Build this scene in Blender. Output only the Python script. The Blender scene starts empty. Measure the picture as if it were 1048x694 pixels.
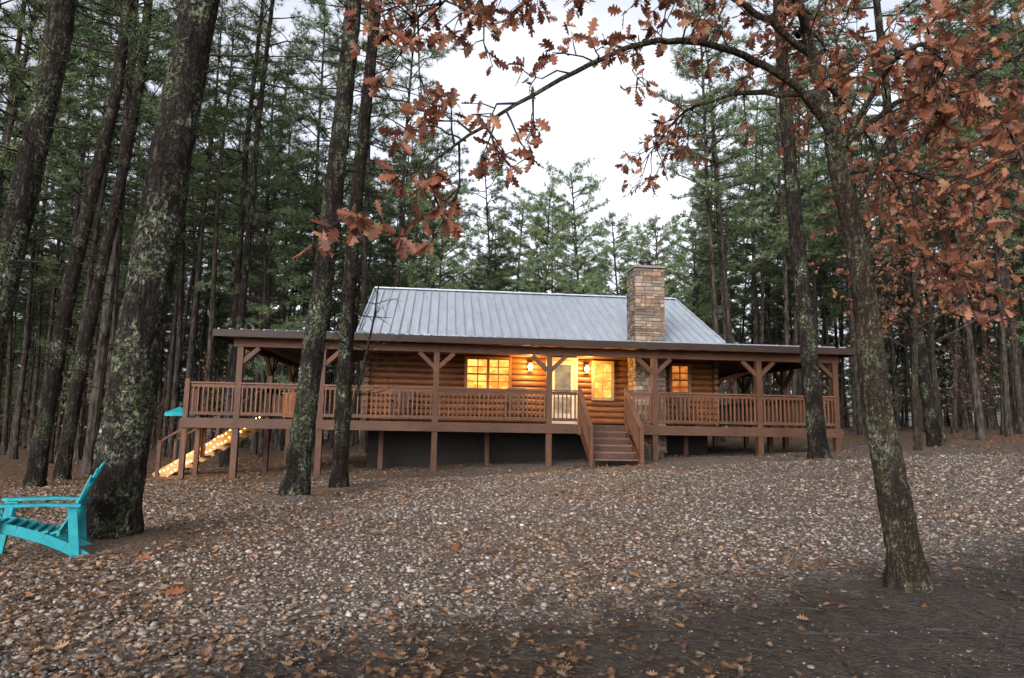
import bpy, math, random
import numpy as np
from mathutils import Vector, Matrix, Euler
random.seed(7); rng=np.random.default_rng(7)
scene=bpy.context.scene
rad=math.radians

# ------------------------------------------------------------------ helpers
def sst(a,b,x):
    t=np.clip((np.asarray(x,float)-a)/(b-a),0,1); return t*t*(3-2*t)
def gz(x,y):
    x=np.asarray(x,float); y=np.asarray(y,float)
    z=sst(5,17,y)*(0.0525*45*np.tanh(x/45)+0.15)
    z=z+0.018*np.sin(x*1.3+0.7*y)+0.015*np.sin(y*1.9-0.6*x+1)+0.05*np.sin(x*.31+2)*np.sin(y*.27)
    return z
def nrm(v):
    v=np.asarray(v,float); return v/np.maximum(np.linalg.norm(v,axis=-1,keepdims=True),1e-9)

class MB:
    def __init__(s): s.V=[];s.F=[];s.T=[];s.M=[];s.C=[];s.n=0
    def add(s,V,F,col=(1,1,1),mi=0):
        V=np.asarray(V,float).reshape(-1,3);F=np.asarray(F,int)
        s.V.append(V);s.F.append((F+s.n).ravel());s.T.append(np.full(len(F),F.shape[1]))
        s.M.append(np.full(len(F),mi));c=np.asarray(col,float)
        if c.ndim==1: c=np.tile(c,(len(V),1))
        s.C.append(c);s.n+=len(V)
    def mesh(s,name,mats,smooth=False):
        V=np.concatenate(s.V);F=np.concatenate(s.F);T=np.concatenate(s.T);M=np.concatenate(s.M);C=np.concatenate(s.C)
        me=bpy.data.meshes.new(name)
        me.vertices.add(len(V));me.vertices.foreach_set('co',V.ravel())
        me.loops.add(len(F));me.loops.foreach_set('vertex_index',F.astype(np.int32))
        me.polygons.add(len(T));st=np.concatenate([[0],np.cumsum(T)[:-1]])
        me.polygons.foreach_set('loop_start',st.astype(np.int32))
        for m in mats: me.materials.append(m)
        me.polygons.foreach_set('material_index',M.astype(np.int32))
        me.polygons.foreach_set('use_smooth',np.full(len(T),smooth))
        a=me.attributes.new('Col','FLOAT_COLOR','POINT')
        a.data.foreach_set('color',np.hstack([C,np.ones((len(C),1))]).ravel())
        me.update(calc_edges=True);me.validate()
        return me
    def build(s,name,mats,parent=None,smooth=False):
        return addobj(name,s.mesh(name,mats,smooth),parent)
def addobj(name,data,parent=None,loc=None,rot=None,sc=None):
    o=bpy.data.objects.new(name,data);scene.collection.objects.link(o)
    if parent: o.parent=parent
    if loc is not None:o.location=loc
    if rot is not None:o.rotation_euler=rot
    if sc is not None:o.scale=sc
    return o
def empty(name,loc=(0,0,0),rz=0): return addobj(name,None,None,loc,(0,0,rz))

BF=[[0,3,2,1],[4,5,6,7],[0,1,5,4],[1,2,6,5],[2,3,7,6],[3,0,4,7]]
def box(mb,x0,x1,y0,y1,z0,z1,col=(1,1,1),mi=0):
    mb.add([(x0,y0,z0),(x1,y0,z0),(x1,y1,z0),(x0,y1,z0),(x0,y0,z1),(x1,y0,z1),(x1,y1,z1),(x0,y1,z1)],BF,col,mi)
def beam(mb,p,q,w,h,col=(1,1,1),mi=0,up=(0,0,1)):
    p=np.array(p,float);q=np.array(q,float);t=nrm(q-p);u=np.array(up,float)
    if abs(t@u)>.95:u=np.array((0,1,0.))
    a=nrm(np.cross(t,u))*w/2;b=nrm(np.cross(a,t))*h/2
    mb.add([p-a-b,p+a-b,p+a+b,p-a+b,q-a-b,q+a-b,q+a+b,q-a+b],[[0,1,2,3],[7,6,5,4],[0,4,5,1],[1,5,6,2],[2,6,7,3],[3,7,4,0]],col,mi)
def panel(mb,c,th,col=(1,1,1),mi=0):
    c=np.array(c,float);d=c-np.array([0,0,th])
    mb.add(np.vstack([d,c]),BF,col,mi)
def tube(mb,P,R,sides=6,col=(1,1,1),mi=0,jit=0,cap=True):
    P=np.asarray(P,float);R=np.asarray(R,float);n=len(P)
    T=nrm(np.gradient(P,axis=0));ref=np.array((1,0,.01)) if abs(T[0][0])<.75 else np.array((0,1,.01))
    A=nrm(np.cross(T,ref));B=np.cross(T,A)
    th=np.linspace(0,2*math.pi,sides,endpoint=False)
    r=R[:,None]*np.ones(sides)[None]
    if jit:
        r=r*(1+jit*rng.normal(size=r.shape))
    V=P[:,None]+r[...,None]*(np.cos(th)[None,:,None]*A[:,None]+np.sin(th)[None,:,None]*B[:,None])
    i=np.arange(n-1)[:,None]*sides;j=np.arange(sides)[None];k=(j+1)%sides
    F=np.stack([i+j,i+k,i+sides+k,i+sides+j],-1).reshape(-1,4)
    mb.add(V.reshape(-1,3),F,col,mi)
    if cap and n>1:
        c0=P[-1]
        mb.add(np.vstack([V[-1],c0]),[[a,(a+1)%sides,sides] for a in range(sides)],col,mi)
def cyl(mb,p,q,r,sides=12,col=(1,1,1),mi=0):
    p=np.array(p,float);q=np.array(q,float)
    tube(mb,[p,q],[r,r],sides,col,mi); tube(mb,[q,p],[r*.999,r*.999],sides,col,mi)

# ------------------------------------------------------------------ materials
def newmat(name):
    m=bpy.data.materials.new(name);m.use_nodes=True;nt=m.node_tree;nt.nodes.clear()
    o=nt.nodes.new('ShaderNodeOutputMaterial');return m,nt,o
def L(nt,a,b): nt.links.new(a,b)
def mathn(nt,op,a,b=None,c=None,clamp=False):
    n=nt.nodes.new('ShaderNodeMath');n.operation=op;n.use_clamp=clamp
    for i,v in enumerate((a,b,c)):
        if v is None:continue
        if isinstance(v,(int,float)):n.inputs[i].default_value=v
        else:L(nt,v,n.inputs[i])
    return n.outputs[0]
def mix(nt,f,a,b,bt='MIX'):
    n=nt.nodes.new('ShaderNodeMixRGB');n.blend_type=bt
    for i,v in enumerate((f,a,b)):
        if isinstance(v,(int,float)):n.inputs[i].default_value=v
        elif isinstance(v,tuple):n.inputs[i].default_value=(*v,1)
        else:L(nt,v,n.inputs[i])
    return n.outputs[0]
def ramp(nt,f,stops):
    n=nt.nodes.new('ShaderNodeValToRGB');cr=n.color_ramp
    while len(cr.elements)<len(stops):cr.elements.new(.5)
    for e,(p,c) in zip(cr.elements,stops):
        e.position=p;e.color=(*c,1) if isinstance(c,tuple) else (c,c,c,1)
    L(nt,f,n.inputs[0]);return n.outputs[0]
def coords(nt,scale=(1,1,1),kind='Object'):
    if kind=='Pos': s=nt.nodes.new('ShaderNodeNewGeometry').outputs['Position']
    else: s=nt.nodes.new('ShaderNodeTexCoord').outputs[kind]
    m=nt.nodes.new('ShaderNodeMapping');m.inputs['Scale'].default_value=scale;L(nt,s,m.inputs[0]);return m.outputs[0]
def noise(nt,co,scale,detail=4,rough=.6):
    n=nt.nodes.new('ShaderNodeTexNoise');n.inputs['Scale'].default_value=scale;n.inputs['Detail'].default_value=detail;n.inputs['Roughness'].default_value=rough
    L(nt,co,n.inputs['Vector']);return n.outputs['Fac']
def vcol(nt):
    a=nt.nodes.new('ShaderNodeAttribute');a.attribute_name='Col';return a.outputs['Color']
def bump(nt,h,st,dist):
    b=nt.nodes.new('ShaderNodeBump');b.inputs['Strength'].default_value=st;b.inputs['Distance'].default_value=dist;L(nt,h,b.inputs['Height']);return b.outputs[0]
def princ(nt,o,col,rough=.7,nor=None,metal=0,spec=.4):
    p=nt.nodes.new('ShaderNodeBsdfPrincipled')
    if isinstance(col,tuple):p.inputs['Base Color'].default_value=(*col,1)
    else:L(nt,col,p.inputs['Base Color'])
    if isinstance(rough,(int,float)):p.inputs['Roughness'].default_value=rough
    else:L(nt,rough,p.inputs['Roughness'])
    p.inputs['Metallic'].default_value=metal;p.inputs['Specular IOR Level'].default_value=spec
    if nor is not None:L(nt,nor,p.inputs['Normal'])
    L(nt,p.outputs[0],o.inputs[0]);return p
def diffuse(nt,o,col):
    d=nt.nodes.new('ShaderNodeBsdfDiffuse');L(nt,col,d.inputs[0]);L(nt,d.outputs[0],o.inputs[0])
def m_wood(name,scale,rough=.6,lo=.45,hi=1.25,bs=.4):
    m,nt,o=newmat(name);co=coords(nt,scale);n=noise(nt,co,3,6,.65)
    n2=noise(nt,coords(nt),1.1,3)
    f=mathn(nt,'MULTIPLY',ramp(nt,n,[(.3,lo),(.7,hi)]),ramp(nt,n2,[(.3,.7),(.7,1.1)]))
    c=mix(nt,1.0,vcol(nt),f,'MULTIPLY');princ(nt,o,c,rough,bump(nt,n,bs,.01),spec=.25);return m
def m_leaf(name,trans=.35,rough=.6,nsc=0):
    m,nt,o=newmat(name);c=vcol(nt)
    if nsc: c=mix(nt,1.0,c,ramp(nt,noise(nt,coords(nt),nsc,3),[(.3,.6),(.7,1.25)]),'MULTIPLY')
    p=princ(nt,o,c,rough,spec=.3)
    if trans:
        t=nt.nodes.new('ShaderNodeBsdfTranslucent');L(nt,c,t.inputs[0])
        s=nt.nodes.new('ShaderNodeMixShader');s.inputs[0].default_value=trans;L(nt,p.outputs[0],s.inputs[1]);L(nt,t.outputs[0],s.inputs[2]);L(nt,s.outputs[0],o.inputs[0])
    return m
def m_bark(name,dark,light,lichen=0.0,vs=11,zs=.3):
    m,nt,o=newmat(name)
    co=coords(nt,(1,1,zs));c0=coords(nt)
    nn=nt.nodes.new('ShaderNodeTexNoise');nn.inputs['Scale'].default_value=7;nn.inputs['Detail'].default_value=4;nn.inputs['Roughness'].default_value=.65;L(nt,c0,nn.inputs['Vector'])
    wv=mix(nt,.30,co,nn.outputs['Color'],'ADD')
    v=nt.nodes.new('ShaderNodeTexVoronoi');v.feature='DISTANCE_TO_EDGE';v.inputs['Scale'].default_value=vs;L(nt,wv,v.inputs['Vector'])
    rid=noise(nt,coords(nt,(1,1,.16)),vs*1.6,5,.7)
    fine=noise(nt,coords(nt,(1,1,.6)),38,4,.75)
    e=mathn(nt,'MULTIPLY',ramp(nt,v.outputs['Distance'],[(0,.12),(.2,1.0)]),ramp(nt,rid,[(.38,.1),(.56,1.0)]))
    c=mix(nt,ramp(nt,fine,[(.3,0.),(.7,1.)]),dark,light)
    c=mix(nt,e,tuple(x*.22 for x in dark),c)
    c=mix(nt,1.,c,ramp(nt,noise(nt,c0,1.7,3,.6),[(.3,(.6,.57,.55)),(.7,(1.35,1.33,1.3))]),'MULTIPLY')
    if lichen:
        l=noise(nt,coords(nt,(1,1,.6)),2.6,3,.6);l2=noise(nt,c0,22,4,.75)
        lm=mathn(nt,'MULTIPLY',ramp(nt,l,[(.56-.12*lichen,0.),(.66-.12*lichen,1.)]),ramp(nt,l2,[(.49,0.),(.55,1.)]))
        lm=mathn(nt,'MULTIPLY',lm,ramp(nt,e,[(.2,.3),(.8,1.)]))
        lc=mix(nt,ramp(nt,noise(nt,c0,5,2),[(.4,0.),(.6,1.)]),(.16,.22,.09),(.33,.37,.27))
        c=mix(nt,mathn(nt,'MULTIPLY',lm,.85),c,lc)
    h=mathn(nt,'ADD',e,mathn(nt,'MULTIPLY',fine,.5))
    princ(nt,o,c,.95,bump(nt,h,1.,.05),spec=.12);return m
def m_barkfar():
    m,nt,o=newmat('pine_bark_far');n=noise(nt,coords(nt,(1,1,.25)),9,3,.7)
    diffuse(nt,o,ramp(nt,n,[(.35,(.012,.010,.009)),(.5,(.038,.032,.027)),(.7,(.080,.068,.058))]));return m
def m_emit(name,col,st,col2=None,sc=2.):
    m,nt,o=newmat(name);e=nt.nodes.new('ShaderNodeEmission');e.inputs['Strength'].default_value=st
    if col2:
        L(nt,mix(nt,ramp(nt,noise(nt,coords(nt,(1,1,1.6)),sc,3),[(.38,0.),(.62,1.)]),col,col2),e.inputs[0])
    else:e.inputs[0].default_value=(*col,1)
    L(nt,e.outputs[0],o.inputs[0]);return m
def m_plain(name,col,rough=.6,metal=0,nsc=6,amt=.25,bs=.1):
    m,nt,o=newmat(name);n=noise(nt,coords(nt),nsc,5)
    c=mix(nt,1.0,col,ramp(nt,n,[(.25,1-amt),(.75,1+amt)]),'MULTIPLY');princ(nt,o,c,rough,bump(nt,n,bs,.01),metal);return m

M_woodx=m_wood('wood_grain_x',(1.2,14,14));M_woodz=m_wood('wood_grain_z',(14,14,1.2))
M_log=m_wood('log_siding',(1.0,10,16),.45,.5,1.2,.5)
M_bark=m_bark('pine_bark',(.028,.022,.018),(.075,.062,.050),.45)
M_barkL=m_bark('pine_bark_lichen',(.030,.024,.020),(.085,.073,.060),1.0)
M_barkO=m_bark('oak_bark',(.070,.054,.040),(.17,.138,.10),.5,20,.3)
M_barkF=m_barkfar()
M_twig=m_plain('twig',(.028,.022,.02),.9)
mm,nt_,o_=newmat('twig_far');d_=nt_.nodes.new('ShaderNodeBsdfDiffuse');d_.inputs[0].default_value=(.028,.022,.019,1);L(nt_,d_.outputs[0],o_.inputs[0]);M_twigF=mm
mm,nt_,o_=newmat('pine_needles');diffuse(nt_,o_,vcol(nt_));M_needle=mm
M_oakleaf=m_leaf('oak_leaves',.35,.5,14);M_litter=m_leaf('leaf_litter',0,.55,30)

def m_vstone():
    m,nt,o=newmat('chimney_stone');n=noise(nt,coords(nt),9,6,.7)
    c=mix(nt,1.0,vcol(nt),ramp(nt,n,[(.25,.5),(.75,1.25)]),'MULTIPLY');princ(nt,o,c,.85,bump(nt,n,.6,.03));return m
M_stone=m_vstone()
def m_roof():
    m,nt,o=newmat('metal_roofing');n=noise(nt,coords(nt,(2.5,.35,1)),2,5);n2=noise(nt,coords(nt),30,3)
    c=ramp(nt,n,[(.3,(.29,.33,.38)),(.7,(.40,.44,.49))])
    c=mix(nt,ramp(nt,noise(nt,coords(nt),1.3,6,.8),[(.60,0.),(.74,.55)]),c,(.12,.09,.07))
    princ(nt,o,c,ramp(nt,n2,[(.3,.4),(.7,.6)]),None,.2);return m
M_roof=m_roof()

# ------------------------------------------------------------------ world + sun
w=bpy.data.worlds.new('World');scene.world=w;w.use_nodes=True;nt=w.node_tree
bg=nt.nodes['Background'];sky=nt.nodes.new('ShaderNodeTexSky');sky.sky_type='NISHITA';sky.sun_disc=False
sky.sun_elevation=rad(22);sky.sun_rotation=rad(200);sky.dust_density=4;sky.air_density=1
hs=nt.nodes.new('ShaderNodeHueSaturation');hs.inputs['Saturation'].default_value=.22;hs.inputs['Value'].default_value=3.5;L(nt,sky.outputs[0],hs.inputs['Color'])
gco=coords(nt,(1,1,2.5),'Generated')
cl=noise(nt,gco,2.2,5,.55)
c=mix(nt,1.0,hs.outputs[0],ramp(nt,cl,[(.3,(.74,.76,.82)),(.7,(1.05,1.03,1.05))]),'MULTIPLY')
# added dimming of the unseen overhead sky to lower ambient light; lower sky unchanged
sx=nt.nodes.new('ShaderNodeSeparateXYZ');L(nt,coords(nt,(1,1,1),'Generated'),sx.inputs[0])
c=mix(nt,1.0,c,ramp(nt,sx.outputs[2],[(.55,1.0),(.88,.30)]),'MULTIPLY')
L(nt,c,bg.inputs[0]);bg.inputs[1].default_value=.12
sl=bpy.data.lights.new('sun','SUN');sl.energy=.5;sl.angle=rad(25);sl.color=(1,.95,.88)
addobj('sun',sl,None,(0,0,30),(rad(68),0,rad(-20)))

# ------------------------------------------------------------------ ground
def build_ground():
    def ax(lo,hi,flo,fhi,fine,g=1.12):
        a=list(np.arange(flo,fhi,fine));s=fine;x=a[-1]
        while x<hi: s*=g;x+=s;a.append(x)
        s=fine;x=a[0]
        while x>lo: s*=g;x-=s;a.insert(0,x)
        return np.array(a)
    xs=ax(-500,500,-12,14,.10);ys=ax(-120,700,2,16,.10)
    X,Y=np.meshgrid(xs,ys);Z=gz(X,Y)
    near=np.exp(-((np.hypot(X,Y)/25)**2));Z=Z+near*rng.normal(0,.007,Z.shape)
    for (tx,ty,a) in ((-4.35,7.5,.10),(-3.9,12.3,.08),(-3.64,14.6,.06),(3.3,5.69,.06),(8,17.5,.06)):
        Z=Z+a*np.exp(-(((X-tx)**2+(Y-ty)**2)/.35))
    nx=len(xs);ny=len(ys);i=np.arange(ny-1)[:,None]*nx;j=np.arange(nx-1)[None]
    F=np.stack([i+j,i+j+1,i+nx+j+1,i+nx+j],-1).reshape(-1,4)
    mb=MB();mb.add(np.stack([X,Y,Z],-1).reshape(-1,3),F)
    m,nt,o=newmat('gravel_ground')
    co=coords(nt,(1,1,1),'Pos');sep=nt.nodes.new('ShaderNodeSeparateXYZ');L(nt,co,sep.inputs[0])
    v=nt.nodes.new('ShaderNodeTexVoronoi');v.inputs['Scale'].default_value=32;L(nt,co,v.inputs['Vector'])
    vs=nt.nodes.new('ShaderNodeSeparateXYZ');L(nt,v.outputs['Color'],vs.inputs[0])
    peb=ramp(nt,vs.outputs[0],[(0,(.055,.045,.038)),(.3,(.125,.098,.080)),(.6,(.20,.162,.136)),(.85,(.29,.24,.205)),(1,(.38,.34,.30))])
    peb=mix(nt,ramp(nt,v.outputs['Distance'],[(.3,0.),(.75,.8)]),peb,(.03,.022,.018))
    big=noise(nt,co,.45,5,.6);med=noise(nt,co,3,5,.65)
    lit=ramp(nt,noise(nt,co,14,5,.7),[(.3,(.04,.025,.016)),(.5,(.12,.073,.042)),(.75,(.23,.15,.095))])
    lm=mathn(nt,'ADD',big,mathn(nt,'MULTIPLY',med,.5))
    lm=mathn(nt,'ADD',lm,mathn(nt,'MULTIPLY',sep.outputs[0],-.02))
    lmask=ramp(nt,lm,[(.72,0.),(.92,.85)])
    c=mix(nt,lmask,peb,lit)
    far=mathn(nt,'SUBTRACT',mathn(nt,'ABSOLUTE',mathn(nt,'ADD',sep.outputs[0],-2.5)),12)
    far=mathn(nt,'MAXIMUM',far,mathn(nt,'SUBTRACT',sep.outputs[1],26))
    c=mix(nt,ramp(nt,mathn(nt,'MULTIPLY',mathn(nt,'ADD',far,mathn(nt,'MULTIPLY',med,3)),.2,clamp=True),[(.2,0.),(.9,1.)]),c,lit)
    d=mathn(nt,'SUBTRACT',mathn(nt,'ADD',mathn(nt,'MULTIPLY',sep.outputs[0],.56),4.75),sep.outputs[1])
    d=mathn(nt,'ADD',d,mathn(nt,'MULTIPLY',mathn(nt,'ADD',med,-.5),3.0))
    dm=ramp(nt,mathn(nt,'ADD',mathn(nt,'MULTIPLY',d,.5),.5,clamp=True),[(.3,0.),(.8,1.)])
    soil=ramp(nt,noise(nt,co,11,8,.8),[(.32,(.008,.006,.005)),(.5,(.034,.025,.018)),(.62,(.065,.048,.035)),(.78,(.13,.098,.072))])
    c=mix(nt,mathn(nt,'MULTIPLY',dm,.93),c,soil)
    h=mathn(nt,'ADD',mathn(nt,'MULTIPLY',v.outputs['Distance'],-1.0),noise(nt,co,45,5,.7))
    h=mathn(nt,'ADD',h,mathn(nt,'MULTIPLY',med,2.))
    princ(nt,o,c,ramp(nt,med,[(.3,.5),(.7,.85)]),bump(nt,h,.9,.025),spec=.3)
    mb.build('ground',[m],smooth=True)
build_ground()

def dirtmask(x,y): return np.clip((.56*x+4.75-y)*.8+.5,0,1)
def build_pebbles():
    n=56000
    u=rng.random(n);y=3.2+ (u**1.5)*14;x=(rng.random(n)*2-1)*(y*.86+.5)
    keep=(rng.random(n)>dirtmask(x,y)*.90);x=x[keep];y=y[keep];n=len(x)
    r=rng.lognormal(math.log(.0118),.40,n)*(1+.35*sst(5,12,y))*(1-.35*dirtmask(x,y));r=np.clip(r,.004,.036)
    ph=(1+5**.5)/2
    iv=nrm(np.array([(-1,ph,0),(1,ph,0),(-1,-ph,0),(1,-ph,0),(0,-1,ph),(0,1,ph),(0,-1,-ph),(0,1,-ph),(ph,0,-1),(ph,0,1),(-ph,0,-1),(-ph,0,1)]))
    fi=np.array([(0,11,5),(0,5,1),(0,1,7),(0,7,10),(0,10,11),(1,5,9),(5,11,4),(11,10,2),(10,7,6),(7,1,8),(3,9,4),(3,4,2),(3,2,6),(3,6,8),(3,8,9),(4,9,5),(2,4,11),(6,2,10),(8,6,7),(9,8,1)])
    V=iv[None]*(1+rng.normal(0,.12,(n,12,1)))
    s=np.stack([rng.uniform(.8,1.5,n),rng.uniform(.7,1.1,n),rng.uniform(.45,.8,n)],-1)*r[:,None];V=V*s[:,None]
    a=rng.random(n)*6.28;ca,sa=np.cos(a)[:,None],np.sin(a)[:,None]
    X=V[...,0]*ca-V[...,1]*sa;Y=V[...,0]*sa+V[...,1]*ca
    V=np.stack([X+x[:,None],Y+y[:,None],V[...,2]+(gz(x,y)+r*.25)[:,None]],-1)
    F=(fi[None]+np.arange(n)[:,None,None]*12).reshape(-1,3)
    pal=np.array([(.26,.205,.17),(.18,.14,.115),(.33,.275,.23),(.10,.08,.066),(.22,.15,.11),(.27,.235,.21),(.42,.38,.34)])
    c=pal[rng.choice(7,n,p=[.26,.24,.13,.16,.12,.07,.02])]*rng.uniform(.6,1.0,(n,1))*(1-.5*dirtmask(x,y))[:,None]
    mb=MB();mb.add(V.reshape(-1,3),F,np.repeat(c,12,0))
    m,nt,o=newmat('pebble');princ(nt,o,vcol(nt),.5,spec=.4)
    mb.build('gravel',[m],smooth=True)
build_pebbles()

# ------------------------------------------------------------------ leaves
MX=np.array([0,.12,.25,.34,.46,.55,.68,.76,.88,1.0]);OW=np.array([0.012,.05,.20,.09,.31,.13,.33,.13,.17,0.0])
def leafproto():
    n=len(MX);V=[];F=[]
    V+= [(x,0,0) for x in MX]; V+=[(x+.02*(w>.15),w,0) for x,w in zip(MX,OW)];V+=[(x+.02*(w>.15),-w,0) for x,w in zip(MX,OW)]
    for i in range(n-1):
        F+= [(i,i+1,n+i+1,n+i),(i+1,i,2*n+i,2*n+i+1)]
    return np.array(V),np.array(F)
LP,LF=leafproto()
def add_leaves(mb,C,D,S,cols,proto=(LP,LF),roll=None,fold=.35,curl=.25):
    n=len(C);P,F=proto;C=np.asarray(C);D=nrm(D)
    R=rng.normal(size=(n,3));A=nrm(np.cross(D,R));B=np.cross(D,A)
    fo=(fold*rng.uniform(-.3,1.6,n))[:,None];cu=(curl*rng.uniform(-1,1.4,n))[:,None]
    px=P[None,:,0];py=P[None,:,1];pz=np.abs(py)*fo+cu*px**2
    V=C[:,None]+S[:,None,None]*(px[...,None]*D[:,None]+py[...,None]*A[:,None]*1.05+pz[...,None]*B[:,None])
    FF=(F[None]+np.arange(n)[:,None,None]*len(P)).reshape(-1,F.shape[1])
    mb.add(V.reshape(-1,3),FF,np.repeat(cols,len(P),0))
SP=np.array([(0,0,0),(.3,.26,0),(.72,.22,0),(1,0,0),(.72,-.22,0),(.3,-.26,0)]);SF=np.array([(0,3,2,1),(0,5,4,3)])
def build_litter():
    mb=MB()
    n=70000;y=3.2+(rng.random(n)**1.25)*32;x=(rng.random(n)*2-1)*(y*.85+.8)
    dens=.36+.6*sst(0,-8,x)+.38*np.sin(x*.9+y*.5)*np.sin(y*.7-x*.3)-.12*dirtmask(x,y)
    k=rng.random(n)<dens;x=x[k];y=y[k];n=len(x)
    C=np.stack([x,y,gz(x,y)+.012+rng.random(n)*.012],-1);a=rng.random(n)*6.28
    D=np.stack([np.cos(a),np.sin(a),rng.normal(0,.18,n)],-1)
    pal=np.array([(.25,.135,.068),(.16,.088,.050),(.31,.19,.11),(.10,.060,.038),(.27,.12,.055),(.36,.26,.17)])
    cols=pal[rng.choice(6,n,p=[.25,.25,.18,.2,.05,.07])]*rng.uniform(.55,.98,(n,1))*(1-.45*dirtmask(x,y))[:,None]
    D=nrm(D);A=nrm(np.stack([-D[:,1],D[:,0],rng.normal(0,.3,n)],-1));B=np.cross(D,A)
    S=rng.uniform(.028,.078,n)
    near=y<11
    for msk,(P,F) in ((near,(LP,LF)),(~near,(SP,SF))):
        m=msk.sum();px=P[None,:,0]-.5;py=P[None,:,1];pz=np.abs(py)*rng.uniform(-.4,.9,(m,1))+px**2*rng.uniform(-.2,.9,(m,1))
        s=S[msk]*(1.15 if P is LP else 1.35)
        V=C[msk][:,None]+s[:,None,None]*(px[...,None]*D[msk][:,None]+py[...,None]*A[msk][:,None]*1.1+pz[...,None]*B[msk][:,None])
        mb.add(V.reshape(-1,3),(F[None]+np.arange(m)[:,None,None]*len(P)).reshape(-1,4),np.repeat(cols[msk],len(P),0))
    bx=np.array([1.22,2.2,-2.4,3.9,-.6,1.5,-3.4]);by=np.array([3.95,6.5,5.2,5.0,7.1,8.3,6.3])
    add_leaves(mb,np.stack([bx,by,gz(bx,by)+.03],-1),np.stack([np.cos(bx*9),np.sin(bx*9),0*bx],-1)+rng.normal(0,.05,(7,3)),np.full(7,.15),np.tile((.26,.10,.045),(7,1)))
    mb.build('fallen_leaves',[M_litter])
    mt=MB()
    for q_ in range(1500):
        yy=3.3+rng.random()*(14 if q_<500 else 5);xx=(rng.random()*2-1)*(yy*.85)
        if q_>=500: xx=rng.uniform(-.5,6);
        if q_>=500 and dirtmask(xx,yy)<.3: continue
        a=rng.random()*6.28;l=rng.uniform(.05,.3);q=[xx+l*math.cos(a),yy+l*math.sin(a)]
        mx,my=(xx+q[0])/2+rng.normal(0,.02),(yy+q[1])/2+rng.normal(0,.02);r=rng.uniform(.0015,.005)
        tube(mt,[(xx,yy,gz(xx,yy)+.010),(mx,my,gz(mx,my)+.02),(q[0],q[1],gz(q[0],q[1])+.010)],[r,r,r*.7],4)
    for (pts,r) in (([(3.2,5.6),(2.75,5.35),(2.3,5.2),(1.8,5.3)],.04),([(3.35,5.6),(3.5,5.1),(3.7,4.7),(3.7,4.3)],.045),([(1.9,4.6),(2.3,4.55),(2.8,4.7),(3.2,4.6)],.03)):
        T=np.linspace(0,1,len(pts));t=np.linspace(0,1,22);px=np.interp(t,T,[p[0] for p in pts])+rng.normal(0,.012,22);py=np.interp(t,T,[p[1] for p in pts])+rng.normal(0,.012,22)
        P=np.stack([px,py,gz(px,py)-.008+rng.normal(0,.007,22)],-1);tube(mt,P,r*(1-.8*t),8,jit=.1)
    mt.build('fallen_twigs',[M_twig],smooth=True)
build_litter()

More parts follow.
